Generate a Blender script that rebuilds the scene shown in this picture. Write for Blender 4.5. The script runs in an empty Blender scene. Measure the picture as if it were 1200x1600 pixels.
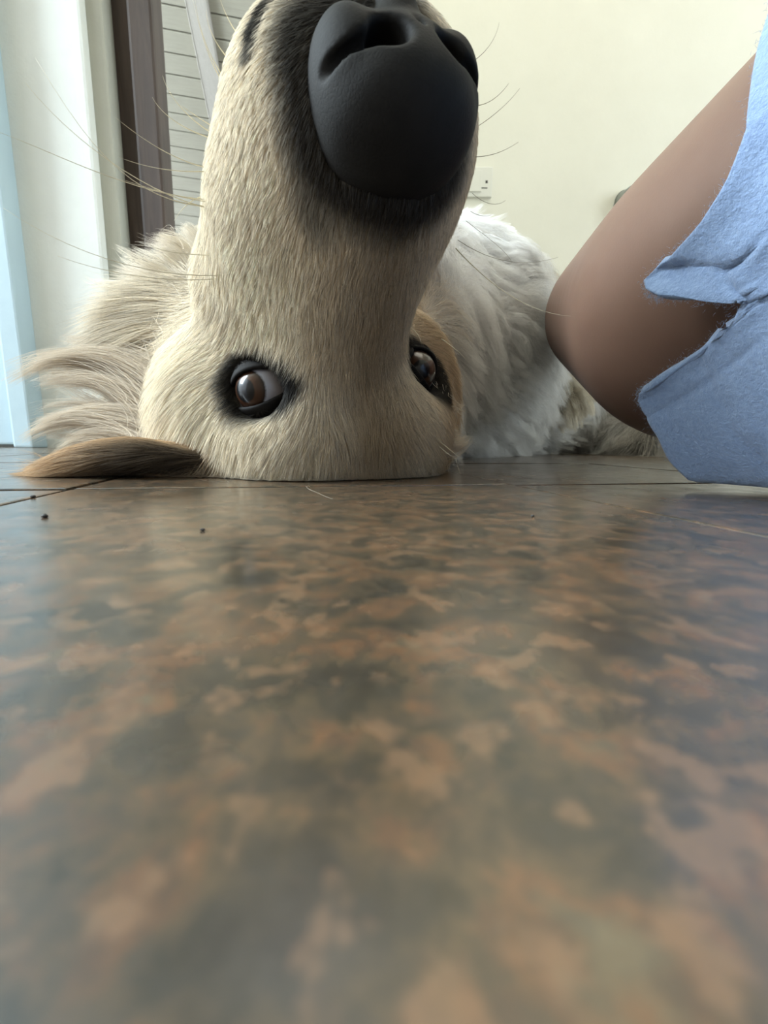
import bpy, bmesh, math, random, time
import numpy as np
from mathutils import Vector, Matrix, kdtree
T0 = time.time()
sc = bpy.context.scene
rng = np.random.default_rng(7)
random.seed(7)

# ------------------------------------------------------------------ camera
CAM_H = 0.018                       # the phone stands on the floor, lens 18 mm up
PITCH = math.radians(9.63)
ROLL = math.radians(0.8)
FPX = 660.0                         # focal length in pixels of a 1200x1600 frame
def norm(v):
    v = np.asarray(v, float); return v / np.linalg.norm(v)
CAM = np.array([0.0, 0.0, CAM_H])
C_F = np.array([0, math.cos(PITCH), -math.sin(PITCH)])
_r, _u = np.array([1.0, 0, 0]), np.array([0, math.sin(PITCH), math.cos(PITCH)])
C_R = _r * math.cos(ROLL) + _u * math.sin(ROLL)
C_U = _u * math.cos(ROLL) - _r * math.sin(ROLL)
def ray(px, py):
    return C_F + C_R * (px - 600) / FPX + C_U * (800 - py) / FPX
def at(px, py, d):                  # point at depth d along the lens axis
    return CAM + ray(px, py) * d
def at_y(px, py, y):                # point on the upright plane at distance y
    r = ray(px, py); return CAM + r * (y / r[1])
def on_floor(px, py):
    r = ray(px, py); return CAM + r * (-CAM_H / r[2])
def project(P):
    Q = np.asarray(P) - CAM
    d = Q @ C_F
    return np.stack([600 + FPX * (Q @ C_R) / d, 800 - FPX * (Q @ C_U) / d, d], -1)

cd = bpy.data.cameras.new('camera')
cam = bpy.data.objects.new('camera', cd); sc.collection.objects.link(cam)
cam.matrix_world = Matrix([[C_R[0], C_U[0], -C_F[0], CAM[0]], [C_R[1], C_U[1], -C_F[1], CAM[1]],
                           [C_R[2], C_U[2], -C_F[2], CAM[2]], [0, 0, 0, 1]])
cd.sensor_fit = 'VERTICAL'; cd.sensor_height = 24; cd.lens = FPX / 1600 * 24
cd.clip_start = 0.003; cd.clip_end = 100
cd.dof.use_dof = True; cd.dof.focus_distance = 0.185; cd.dof.aperture_fstop = cd.lens / 0.65
sc.camera = cam

# ------------------------------------------------------------------ light
w = bpy.data.worlds.new('daylight'); sc.world = w; w.use_nodes = True
bg = w.node_tree.nodes['Background']
bg.inputs[0].default_value = (0.80, 0.90, 1.0, 1); bg.inputs[1].default_value = 3.0
def area(name, loc, target, sx, sy, power, col):
    l = bpy.data.lights.new(name, 'AREA'); l.shape = 'RECTANGLE'; l.size = sx; l.size_y = sy
    l.energy = power; l.color = col
    o = bpy.data.objects.new(name, l); sc.collection.objects.link(o)
    o.location = loc
    o.rotation_euler = (Vector(target) - Vector(loc)).to_track_quat('-Z', 'Y').to_euler()
    return o
area('window_daylight', (-2.4, 0.3, 1.75), (0.35, 0.75, 0.3), 1.3, 1.4, 250, (0.78, 0.91, 1.0))
area('ceiling_lamp_light', (0.5, 0.6, 2.4), (0.5, 0.75, 0), 1.1, 1.1, 11, (1.0, 0.93, 0.80))
area('added_fill_right', (2.45, 0.40, 1.0), (0.15, 0.65, 0.15), 1.0, 1.2, 19, (0.80, 0.91, 1.0))  # unseen cool fill added on the right to brighten the dog's body
vs = sc.view_settings
vs.view_transform = 'Standard'; vs.look = 'None'; vs.gamma = 1; vs.use_curve_mapping = False
vs.exposure = 0.22

# ------------------------------------------------------------------ helpers
def link(o, parent=None):
    sc.collection.objects.link(o)
    if parent is not None: o.parent = parent
    return o
def mesh_obj(name, V, F, mat=None, parent=None, smooth=True):
    me = bpy.data.meshes.new(name)
    me.from_pydata([tuple(map(float, v)) for v in V], [], [tuple(map(int, f)) for f in F])
    if smooth: me.polygons.foreach_set('use_smooth', [True] * len(me.polygons))
    me.update()
    if mat: me.materials.append(mat)
    return link(bpy.data.objects.new(name, me), parent)
def quads_obj(name, V, F, mat=None, parent=None):      # fast path for big quad meshes
    me = bpy.data.meshes.new(name)
    me.vertices.add(len(V)); me.vertices.foreach_set('co', np.asarray(V, np.float32).ravel())
    n = len(F)
    me.loops.add(4 * n); me.loops.foreach_set('vertex_index', np.asarray(F, np.int32).ravel())
    me.polygons.add(n)
    me.polygons.foreach_set('loop_start', np.arange(0, 4 * n, 4, dtype=np.int32))
    me.polygons.foreach_set('use_smooth', np.ones(n, bool))
    me.update(calc_edges=True); me.validate()
    if mat: me.materials.append(mat)
    return link(bpy.data.objects.new(name, me), parent)
def tag(o, label=None, cat=None, kind=None, group=None):
    if label: o['label'] = label
    if cat: o['category'] = cat
    if kind: o['kind'] = kind
    if group: o['group'] = group
    return o
def empty(name, loc):
    o = bpy.data.objects.new(name, None); o.location = loc; o.empty_display_size = 0.05
    return link(o)
def box(name, lo, hi, mat, parent=None, bevel=0.0, M=None):
    bm = bmesh.new(); bmesh.ops.create_cube(bm, size=1)
    lo, hi = np.array(lo, float), np.array(hi, float)
    for v in bm.verts: v.co = Vector((lo + hi) / 2 + np.array(v.co) * (hi - lo))
    if bevel: bmesh.ops.bevel(bm, geom=list(bm.edges), offset=bevel, segments=2, affect='EDGES', profile=0.7)
    if M is not None: bm.transform(M)
    me = bpy.data.meshes.new(name); bm.to_mesh(me); bm.free()
    if mat: me.materials.append(mat)
    return link(bpy.data.objects.new(name, me), parent)

class N:                            # tiny node-tree builder
    def __init__(s, name):
        s.m = bpy.data.materials.new(name); s.m.use_nodes = True
        s.t = s.m.node_tree; s.p = s.t.nodes['Principled BSDF']
    def n(s, typ, **kw):
        x = s.t.nodes.new(typ)
        for k, v in kw.items():
            if k.startswith('i_'):
                key = k[2:]; key = int(key) if key.isdigit() else key.replace('_', ' ')
                x.inputs[key].default_value = v
            else: setattr(x, k, v)
        return x
    def l(s, a, b): s.t.links.new(a, b); return s
    def ramp(s, fac, stops):
        r = s.n('ShaderNodeValToRGB'); e = r.color_ramp.elements
        while len(e) < len(stops): e.new(0.5)
        for q, (pos, c) in zip(e, stops):
            q.position = pos; q.color = tuple(c) + (1,) if len(c) == 3 else c
        s.l(fac, r.inputs[0]); return r.outputs[0]
    def noise(s, scale, detail=4, rough=0.55, vec=None, dist=0.0):
        x = s.n('ShaderNodeTexNoise'); x.inputs['Scale'].default_value = scale
        x.inputs['Detail'].default_value = detail; x.inputs['Roughness'].default_value = rough
        x.inputs['Distortion'].default_value = dist
        if vec is not None: s.l(vec, x.inputs['Vector'])
        return x.outputs[0]
    def coord(s, which='Object'): return s.n('ShaderNodeTexCoord').outputs[which]
    def mix(s, fac, a, b, mode='MIX'):
        x = s.n('ShaderNodeMix', data_type='RGBA', blend_type=mode)
        for sock, v in ((x.inputs[0], fac), (x.inputs[6], a), (x.inputs[7], b)):
            if hasattr(v, 'links'): s.l(v, sock)
            elif isinstance(v, (int, float)): sock.default_value = v
            else: sock.default_value = tuple(v) + (1,)
        return x.outputs[2]
    def base(s, v, rough=None, spec=None):
        if hasattr(v, 'links'): s.l(v, s.p.inputs['Base Color'])
        else: s.p.inputs['Base Color'].default_value = tuple(v) + (1,)
        if rough is not None: s.p.inputs['Roughness'].default_value = rough
        if spec is not None: s.p.inputs['Specular IOR Level'].default_value = spec
        return s
    def bump(s, h, strength=0.3, dist=0.002):
        b = s.n('ShaderNodeBump'); b.inputs['Strength'].default_value = strength
        b.inputs['Distance'].default_value = dist
        s.l(h, b.inputs['Height']); s.l(b.outputs[0], s.p.inputs['Normal']); return s

# ------------------------------------------------------------------ materials
def m_floor(name, hue):
    a = N(name); co = a.coord('Object')
    geo = a.n('ShaderNodeNewGeometry').outputs['Position']
    oi = a.n('ShaderNodeObjectInfo').outputs['Random']
    add = a.n('ShaderNodeVectorMath', operation='ADD'); a.l(geo, add.inputs[0])
    mul = a.n('ShaderNodeMath', operation='MULTIPLY'); a.l(oi, mul.inputs[0]); mul.inputs[1].default_value = 7.0
    a.l(mul.outputs[0], add.inputs[1]); v = add.outputs[0]
    big = a.noise(38, 3, 0.5, v, 0.4)
    blot = a.noise(150, 6, 0.62, v, 0.25)
    fine = a.noise(430, 4, 0.65, v)
    c1 = a.ramp(blot, [(0.30, (0.0137, 0.0122, 0.0101)), (0.42, (0.0331, 0.0274, 0.0187)), (0.50, (0.0756, 0.0511, 0.0288)),
                       (0.58, (0.1332, 0.0634, 0.0302)), (0.68, (0.1030, 0.0778, 0.0446)), (0.80, (0.1339, 0.1073, 0.0670))])
    c2 = a.ramp(big, [(0.36, (0.0274, 0.0259, 0.0202)), (0.5, (0.0670, 0.0511, 0.0310)), (0.64, (0.0979, 0.0670, 0.0403))])
    c = a.mix(0.32, c1, c2)
    c = a.mix(a.ramp(fine, [(0.42, (0.0,) * 3), (0.62, (0.55,) * 3)]), c, (0.040, 0.034, 0.026))
    c = a.mix(a.ramp(a.noise(260, 3, 0.5, v), [(0.56, (0.0,) * 3), (0.64, (0.5,) * 3)]), c, (0.165, 0.095, 0.052))
    a.base(c, 0.3, 0.5); a.p.inputs['Coat Weight'].default_value = 0.3; a.p.inputs['Coat Roughness'].default_value = 0.22
    a.l(a.ramp(a.noise(60, 4, 0.6, v), [(0.3, (0.17,) * 3), (0.7, (0.30,) * 3)]), a.p.inputs['Roughness'])
    a.bump(a.noise(70, 4, 0.55, v), 0.22, 0.0006)
    return a.m
M_TILE = m_floor('stone_look_tile', 0)
g = N('grout'); g.base(g.ramp(g.noise(300), [(0.3, (0.05, 0.035, 0.025)), (0.7, (0.11, 0.085, 0.065))]), 0.9); M_GROUT = g.m
def m_paint(name, c0, c1, bump=0.25, sc_=90, dist=0.0015):
    a = N(name); co = a.coord('Object')
    a.base(a.ramp(a.noise(6, 4, 0.6, co), [(0.3, c0), (0.7, c1)]), 0.75, 0.25)
    a.bump(a.noise(sc_, 5, 0.65, co), bump, dist); return a.m
M_CREAM = m_paint('cream_plaster', (0.84, 0.83, 0.74), (0.88, 0.87, 0.78))
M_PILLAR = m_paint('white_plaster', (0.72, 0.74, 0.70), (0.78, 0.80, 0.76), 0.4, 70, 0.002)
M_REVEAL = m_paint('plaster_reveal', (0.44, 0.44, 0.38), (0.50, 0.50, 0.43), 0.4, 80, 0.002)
M_BLUE = m_paint('pale_blue_paint', (0.42, 0.54, 0.60), (0.47, 0.59, 0.64), 0.3, 60, 0.001)
M_TAUPE = m_paint('taupe_paint', (0.30, 0.26, 0.21), (0.34, 0.29, 0.24))
M_CEIL = m_paint('ceiling_paint', (0.75, 0.70, 0.55), (0.78, 0.73, 0.58))
def m_wood(name, c0, c1, axis_scale=(40, 40, 3)):
    a = N(name); mp = a.n('ShaderNodeMapping'); mp.inputs['Scale'].default_value = axis_scale
    a.l(a.coord('Object'), mp.inputs[0])
    f = a.noise(2.0, 6, 0.65, mp.outputs[0], 0.6)
    a.base(a.ramp(f, [(0.3, c0), (0.7, c1)]), 0.55, 0.3); a.bump(f, 0.3, 0.001); return a.m
M_DOORWOOD = m_wood('dark_brown_timber', (0.042, 0.029, 0.023), (0.082, 0.057, 0.045))
M_PLANK = m_wood('grey_painted_board', (0.33, 0.31, 0.245), (0.40, 0.375, 0.30), (3, 40, 40))
M_RAFTER = m_wood('grey_painted_rafter', (0.42, 0.39, 0.34), (0.48, 0.45, 0.40), (40, 3, 40))
a = N('white_plastic'); a.base((0.82, 0.82, 0.76), 0.35); M_PLASTIC = a.m
a = N('dark_plastic'); a.base((0.03, 0.03, 0.03), 0.4); M_DARK = a.m
a = N('grey_metal'); a.base((0.30, 0.32, 0.30), 0.3); a.p.inputs['Metallic'].default_value = 0.7; M_METAL = a.m

# skin of a leg
a = N('bare_skin'); co = a.coord('Object')
s1 = a.noise(14, 4, 0.55, co); s2 = a.noise(900, 2, 0.6, co)
a.base(a.ramp(s1, [(0.3, (0.110, 0.060, 0.040)), (0.7, (0.138, 0.078, 0.053))]), 0.48, 0.35)
a.p.inputs['Subsurface Weight'].default_value = 0.12
a.p.inputs['Subsurface Radius'].default_value = (0.010, 0.004, 0.002)
a.p.inputs['Subsurface Scale'].default_value = 1.0
a.bump(s2, 0.12, 0.0004); M_SKIN = a.m
# fleecy blue cotton
a = N('blue_fleece'); co = a.coord('Object')
f1 = a.noise(650, 4, 0.7, co); f2 = a.noise(38, 4, 0.6, co)
c = a.ramp(f2, [(0.3, (0.175, 0.25, 0.40)), (0.7, (0.22, 0.305, 0.465))])
c = a.mix(a.ramp(f1, [(0.35, (0, 0, 0)), (0.7, (0.45,) * 3)]), c, (0.29, 0.39, 0.55))
a.base(c, 0.95, 0.1); a.p.inputs['Sheen Weight'].default_value = 0.35; a.p.inputs['Sheen Roughness'].default_value = 0.5
a.bump(a.noise(420, 5, 0.7, co), 0.8, 0.0014); M_FLEECE = a.m
# dog coat
a = N('dog_skin'); at_ = a.n('ShaderNodeAttribute', attribute_name='coat'); a.base(at_.outputs[0], 0.9, 0.1); M_DOG = a.m
def m_fur(name, rough=0.55):
    a = N(name); at_ = a.n('ShaderNodeAttribute', attribute_name='coat')
    a.base(at_.outputs[0], rough, 0.25)
    tr = a.n('ShaderNodeBsdfTranslucent'); a.l(at_.outputs[0], tr.inputs[0])
    mx = a.n('ShaderNodeMixShader'); mx.inputs[0].default_value = 0.35
    a.l(a.p.outputs[0], mx.inputs[1]); a.l(tr.outputs[0], mx.inputs[2])
    a.l(mx.outputs[0], a.t.nodes['Material Output'].inputs['Surface'])
    return a.m
M_FUR = m_fur('dog_fur')
a = N('nose_leather'); co = a.coord('Object')
v = a.n('ShaderNodeTexVoronoi', feature='DISTANCE_TO_EDGE'); v.inputs['Scale'].default_value = 780; a.l(co, v.inputs['Vector'])
a.p.inputs['IOR'].default_value = 1.35; a.base(a.ramp(a.noise(60, 3, 0.5, co), [(0.3, (0.012, 0.0115, 0.0105)), (0.7, (0.020, 0.019, 0.0175))]), 0.68, 0.14)
a.bump(a.ramp(v.outputs['Distance'], [(0.0, (0, 0, 0)), (0.25, (1, 1, 1))]), 0.10, 0.0003); M_NOSE = a.m
a = N('eyelid_skin'); a.base((0.008, 0.0065, 0.0055), 0.75, 0.15); M_LID = a.m
a = N('whisker_hair'); a.base((0.72, 0.66, 0.50), 0.4); M_WHISK = a.m
a = N('dark_whisker_hair'); a.base((0.30, 0.26, 0.20), 0.4); M_WHISKD = a.m
def m_eye(pup=0.40, iri=0.74):
    a = N('dog_eye'); sep = a.n('ShaderNodeSeparateXYZ'); nv = a.n('ShaderNodeVectorMath', operation='NORMALIZE')
    a.l(a.coord('Object'), nv.inputs[0]); a.l(nv.outputs[0], sep.inputs[0])
    ac = a.n('ShaderNodeMath', operation='ARCCOSINE'); a.l(sep.outputs[2], ac.inputs[0])
    mp = a.n('ShaderNodeMapping'); mp.inputs['Scale'].default_value = (1, 1, 0.2); a.l(nv.outputs[0], mp.inputs[0])
    nz = a.noise(9, 4, 0.6, mp.outputs[0])
    jit = a.n('ShaderNodeMath', operation='MULTIPLY_ADD'); a.l(nz, jit.inputs[0]); jit.inputs[1].default_value = 0.08
    a.l(ac.outputs[0], jit.inputs[2])
    d = a.n('ShaderNodeMath', operation='DIVIDE'); a.l(jit.outputs[0], d.inputs[0]); d.inputs[1].default_value = 1.6
    c = a.ramp(d.outputs[0], [(pup / 1.6, (0.004, 0.004, 0.005)), (pup / 1.6 + 0.03, (0.045, 0.018, 0.008)), (iri / 1.6 * 0.85, (0.036, 0.015, 0.007)),
                              (iri / 1.6, (0.012, 0.006, 0.004)), (iri / 1.6 + 0.05, (0.30, 0.30, 0.33)), (0.95, (0.36, 0.30, 0.30))])
    a.base(c, 0.3, 0.2); a.p.inputs['Coat Weight'].default_value = 0.45; a.p.inputs['Coat Roughness'].default_value = 0.02
    return a.m
M_EYE = m_eye(); M_EYE2 = m_eye(0.42, 1.15)

# ------------------------------------------------------------------ signed distance modelling
def rcone(P, a, b, r1, r2):
    a, b = np.asarray(a, float), np.asarray(b, float)
    ba = b - a; l2 = ba @ ba; rr = r1 - r2; a2 = l2 - rr * rr; il2 = 1 / l2
    pa = P - a; y = pa @ ba; z = y - l2
    q = pa * l2 - np.outer(y, ba); x2 = (q * q).sum(1)
    y2 = y * y * l2; z2 = z * z * l2
    k = np.sign(rr) * rr * rr * x2
    out = (np.sqrt(x2 * a2 * il2) + y * rr) * il2 - r1
    c1 = np.sign(z) * a2 * z2 > k
    out = np.where(c1, np.sqrt(x2 + z2) * il2 - r2, out)
    c2 = (~c1) & (np.sign(y) * a2 * y2 < k)
    return np.where(c2, np.sqrt(x2 + y2) * il2 - r1, out)
def ell(P, c, r, B=None):
    q = P - np.asarray(c, float)
    if B is not None: q = q @ B.T
    r = np.asarray(r, float)
    k0 = np.sqrt(((q / r) ** 2).sum(1)); k1 = np.sqrt(((q / (r * r)) ** 2).sum(1)) + 1e-9
    return k0 * (k0 - 1) / k1
def smin(a, b, k):
    h = np.clip(0.5 + 0.5 * (b - a) / k, 0, 1)
    return b * (1 - h) + a * h - k * h * (1 - h)
def smax(a, b, k): return -smin(-a, -b, k)

def surface_nets(sdf, lo, hi, vox, block=8):
    lo = np.asarray(lo, float); n = np.ceil((np.asarray(hi) - lo) / vox / block).astype(int) * block
    nb = n // block
    bc = np.stack(np.meshgrid(*[np.arange(k) for k in nb], indexing='ij'), -1).reshape(-1, 3)
    cen = lo + (bc * block + block / 2 - 0.5) * vox
    dv = sdf(cen)
    G = np.repeat(np.repeat(np.repeat(np.where(dv > 0, 1.0, -1.0).astype(np.float32).reshape(nb), block, 0), block, 1), block, 2)
    near = np.abs(dv) < block * vox * 1.25
    off = np.stack(np.meshgrid(*[np.arange(block)] * 3, indexing='ij'), -1).reshape(-1, 3)
    idx = (bc[near][:, None, :] * block + off[None]).reshape(-1, 3)
    for s in range(0, len(idx), 400000):
        q = idx[s:s + 400000]
        G[q[:, 0], q[:, 1], q[:, 2]] = sdf(lo + q * vox)
    S = G < 0
    cx = np.zeros(np.array(G.shape) - 1, np.int8)
    cor = [(i, j, k) for i in (0, 1) for j in (0, 1) for k in (0, 1)]
    def sub(A, c): return A[c[0]:A.shape[0] - 1 + c[0], c[1]:A.shape[1] - 1 + c[1], c[2]:A.shape[2] - 1 + c[2]]
    for c in cor: cx += sub(S, c)
    act = (cx > 0) & (cx < 8)
    cells = np.argwhere(act)
    vid = np.full(act.shape, -1, np.int32); vid[act] = np.arange(len(cells))
    acc = np.zeros((len(cells), 3)); cnt = np.zeros(len(cells))
    vals = {c: G[cells[:, 0] + c[0], cells[:, 1] + c[1], cells[:, 2] + c[2]] for c in cor}
    for c in cor:
        for ax in range(3):
            if c[ax] == 0:
                e = list(c); e[ax] = 1; e = tuple(e)
                a, b = vals[c], vals[e]; m = (a < 0) != (b < 0)
                t = a[m] / (a[m] - b[m])
                p = np.tile(np.array(c, float), (m.sum(), 1)); p[:, ax] += t
                acc[m] += p; cnt[m] += 1
    V = lo + (cells + acc / cnt[:, None]) * vox
    Fs = []
    for ax in range(3):
        b, c = (ax + 1) % 3, (ax + 2) % 3
        sl0 = [slice(None)] * 3; sl1 = [slice(None)] * 3
        sl0[ax] = slice(0, -1); sl1[ax] = slice(1, None)
        A0, A1 = S[tuple(sl0)], S[tuple(sl1)]
        for flip, msk in ((False, A0 & ~A1), (True, ~A0 & A1)):
            e = np.argwhere(msk)
            e = e[(e[:, b] > 0) & (e[:, c] > 0) & (e[:, b] < act.shape[b]) & (e[:, c] < act.shape[c])]
            if not len(e): continue
            q = []
            for db, dc in ((1, 1), (0, 1), (0, 0), (1, 0)):
                f = e.copy(); f[:, b] -= db; f[:, c] -= dc
                q.append(vid[f[:, 0], f[:, 1], f[:, 2]])
            q = np.stack(q, 1)
            if flip: q = q[:, ::-1]
            Fs.append(q[(q >= 0).all(1)])
    return V, np.concatenate(Fs)
def sdf_normals(sdf, P, e=0.0015):
    g = np.stack([sdf(P + d) - sdf(P - d) for d in np.eye(3) * e], 1)
    return g / (np.linalg.norm(g, axis=1, keepdims=True) + 1e-12)
def vnoise(P, scale, seed):          # smooth vector noise from summed sines
    r = np.random.default_rng(seed); out = np.zeros((len(P), 3))
    for k in range(5):
        d = r.normal(size=(3, 3)) * scale * (0.6 + 0.35 * k); ph = r.uniform(0, 6.28, 3)
        out += np.sin(P @ d + ph) / (1 + 0.5 * k)
    return out / 2.2
def sstep(a, b, x):
    t = np.clip((x - a) / (b - a), 0, 1); return t * t * (3 - 2 * t)

#@@SETTING
# ------------------------------------------------------------------ the setting
A0 = on_floor(800, 757)[:2]                       # a joint crossing seen in front of the leg
_l = on_floor(1200, 838)[:2]; _r = on_floor(672, 731)[:2]
t_v = norm(_r - _l); t_u = np.array([t_v[1], -t_v[0]])
TILE = 0.168; JOINT = 0.0022
floor = mesh_obj('floor', [(-2.6, -2.2, -0.0022), (2.6, -2.2, -0.0022), (2.6, 4.6, -0.0022), (-2.6, 4.6, -0.0022)], [(0, 1, 2, 3)], M_GROUT)
tag(floor, 'brown stone-look tile floor with dark joints', None, 'structure')
def tile_mesh():
    h = (TILE - JOINT) / 2
    bm = bmesh.new(); bmesh.ops.create_cube(bm, size=1)
    for v in bm.verts: v.co = Vector((v.co.x * 2 * h, v.co.y * 2 * h, -0.004 + v.co.z * 0.008))
    bmesh.ops.bevel(bm, geom=[e for e in bm.edges if all(v.co.z > -0.001 for v in e.verts)], offset=0.0009, segments=2, affect='EDGES', profile=0.6)
    me = bpy.data.meshes.new('tile'); bm.to_mesh(me); bm.free(); me.materials.append(M_TILE); return me
tm = tile_mesh()
tv = np.array([v.co for v in tm.vertices]); tf = [list(p.vertices) for p in tm.polygons]
ang = math.atan2(t_u[1], t_u[0])
restV, restF = [], []
for i in range(-20, 20):
    for j in range(-16, 32):
        c = A0 + t_u * (i + 0.5) * TILE + t_v * (j + 0.5) * TILE
        if abs(c[0]) > 2.45 or not -2.1 < c[1] < 4.4: continue
        near = abs(c[0]) < 0.75 and -0.3 < c[1] < 1.2
        dz = rng.uniform(-0.0003, 0.0002); tilt = rng.normal(0, 0.0012, 2)
        if near:
            o = bpy.data.objects.new('tile', tm); link(o, floor)
            o.location = (c[0], c[1], dz); o.rotation_euler = (tilt[0], tilt[1], ang)
        else:
            R = np.array([[math.cos(ang), -math.sin(ang), 0], [math.sin(ang), math.cos(ang), 0], [0, 0, 1]])
            k = len(restV); restV.extend((tv @ R.T + np.array([c[0], c[1], dz])).tolist())
            restF.extend([[q + k for q in f] for f in tf])
o = mesh_obj('distant_tiles', restV, restF, M_TILE, floor, smooth=False); o['kind'] = 'stuff'

# pillar / wall piece on the left, facing the camera
b0 = on_floor(170, 701); PY = 0.66
pl_r = at_y(170, 517, PY)[0]                                  # its right-hand corner
rv_r = at_y(201, 420, PY); 
PD = 0.075
wl = box('wall_left', (-2.6, PY, -0.004), (pl_r, PY + 0.045, 2.6), M_PILLAR, None, 0.004)
tag(wl, 'bright white plastered wall end left of the doorway', None, 'structure')
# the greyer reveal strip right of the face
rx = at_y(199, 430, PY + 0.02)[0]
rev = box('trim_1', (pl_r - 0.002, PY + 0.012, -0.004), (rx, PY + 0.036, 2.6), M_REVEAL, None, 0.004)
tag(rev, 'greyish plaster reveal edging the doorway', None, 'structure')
bx1 = at_y(57, 690, PY - 0.02)[0]; bx0 = at_y(26, 690, PY - 0.02)[0]
t2 = empty('door_2', (bx1 - 0.3, PY - 0.02, 0)); tag(t2, 'pale blue painted door leaf and frame at the left picture edge', None, 'structure')
def child_box(name, lo, hi, mat, par, bevel=0.0):
    o = box(name, lo, hi, mat, None, bevel); o.parent = par
    o.matrix_parent_inverse = Matrix.Translation(-Vector(par.location)); return o
child_box('door_frame', (bx0 + 0.001, PY - 0.028, 0.0), (bx1, PY + 0.002, 2.2), M_BLUE, t2, 0.003)
child_box('door_leaf', (bx0 - 0.75, PY - 0.016, 0.004), (bx0 - 0.003, PY + 0.002, 2.15), M_BLUE, t2, 0.003)

# dark timber frame of the doorway
DY = PY + 0.036
x0 = rx - 0.06; x1 = at_y(231, 367, DY)[0]; x2 = at_y(260, 367, DY - 0.014)[0]
d1 = empty('door_1', (x1, DY, 0)); tag(d1, 'dark brown timber door frame in the doorway', None, 'structure')
child_box('outer_jamb', (x0, DY, -0.004), (x1 - 0.002, DY + 0.03, 2.3), M_DOORWOOD, d1, 0.002)
child_box('inner_jamb', (x1, DY - 0.014, -0.004), (x2, DY + 0.018, 2.3), M_DOORWOOD, d1, 0.004)
child_box('head_jamb', (x2, DY - 0.014, 2.2), (0.06, DY + 0.09, 2.3), M_DOORWOOD, d1, 0.004)

# back wall
BY = 1.40
wb = box('wall_back', (0.03, BY, -0.004), (2.6, BY + 0.14, 2.6), M_CREAM, None, 0.003)
tag(wb, 'cream plastered back wall', None, 'structure')
wc = box('wall_return', (-0.03, DY + 0.09, -0.004), (0.03, BY + 0.14, 2.6), M_CREAM)
tag(wc, 'cream return wall behind the dog', None, 'structure')
ce = box('ceiling', (-2.6, -2.2, 2.6), (2.6, BY + 0.2, 2.7), M_CEIL)
tag(ce, 'cream ceiling of the room', None, 'structure')
wr = box('wall_rear', (-2.6, -2.34, -0.004), (2.6, -2.2, 2.6), M_TAUPE); tag(wr, 'taupe wall behind the camera', None, 'structure')
wr = box('wall_right', (2.6, -2.34, -0.004), (2.74, BY + 0.14, 2.6), M_CREAM); tag(wr, 'cream wall on the right', None, 'structure')
# boarded porch roof sloping down outside the doorway: z = Z0 - 0.5*y
Z0, SL = 3.8, 0.5
def on_roof(px, py):
    r = ray(px, py); k = (Z0 - CAM_H) / (r[2] + SL * r[1]); return CAM + r * k
e_ = on_roof(246, 5.0); f_ = on_roof(295, 14.5)
bd = norm((f_ - e_)[:2]); bd3 = norm(np.array([bd[0], bd[1], -SL * bd[1]]))         # along the boards
pn = norm(np.array([0, SL, 1.0])); dd3 = np.cross(bd3, pn); dd3 = dd3 if dd3[1] > 0 else -dd3
roof = empty('ceiling_2', e_); tag(roof, 'grey boarded porch roof seen through the doorway', None, 'structure')
ys = [on_roof(262, yy) for yy in (4.5, 293)]
PW = abs((ys[1] - ys[0]) @ dd3) / 10.0
PLM = None
for k in range(-8, 22):
    bm = bmesh.new(); bmesh.ops.create_cube(bm, size=1)
    if PLM is None:
        for v in bm.verts: v.co = Vector((v.co.x * 4.0, v.co.y * (PW - 0.006), v.co.z * 0.02))
        bmesh.ops.bevel(bm, geom=list(bm.edges), offset=0.004, segments=1, affect='EDGES')
        PLM = bpy.data.meshes.new('board'); bm.to_mesh(PLM); PLM.materials.append(M_PLANK)
    bm.free()
    o = link(bpy.data.objects.new('board', PLM), roof)
    c = dd3 * PW * (k + 0.5) + bd3 * 1.0 + pn * 0.012
    R = Matrix((bd3, dd3, np.cross(bd3, dd3))).transposed().to_4x4()
    o.matrix_local = Matrix.Translation(Vector(c)) @ R
under = mesh_obj('backing', [c for c in [(-1.0 * bd3 - 9 * PW * dd3 + .03 * pn), (3.0 * bd3 - 9 * PW * dd3 + .03 * pn), (3.0 * bd3 + 23 * PW * dd3 + .03 * pn), (-1.0 * bd3 + 23 * PW * dd3 + .03 * pn)]], [(0, 1, 2, 3)], M_DOORWOOD, roof)
ra = on_roof(309, 0) - e_; rb = on_roof(348, 212) - e_
RW = 0.11
ru = norm(rb - ra); rs = np.cross(ru, pn)
bm = bmesh.new(); bmesh.ops.create_cube(bm, size=1)
L_ = 3.2; cc = ra + ru * 0.55
for v in bm.verts: v.co = Vector(cc + ru * v.co.x * L_ + rs * v.co.y * RW + pn * (v.co.z * 0.05 - 0.026))
bmesh.ops.bevel(bm, geom=list(bm.edges), offset=0.004, segments=1, affect='EDGES')
me = bpy.data.meshes.new('rafter'); bm.to_mesh(me); bm.free(); me.materials.append(M_RAFTER); link(bpy.data.objects.new('rafter', me), roof)
pw = box('wall_porch', (-2.6, 4.3, -0.004), (2.6, 4.4, 0.9), M_PLANK); tag(pw, 'grey porch wall far outside the doorway', None, 'structure')

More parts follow.
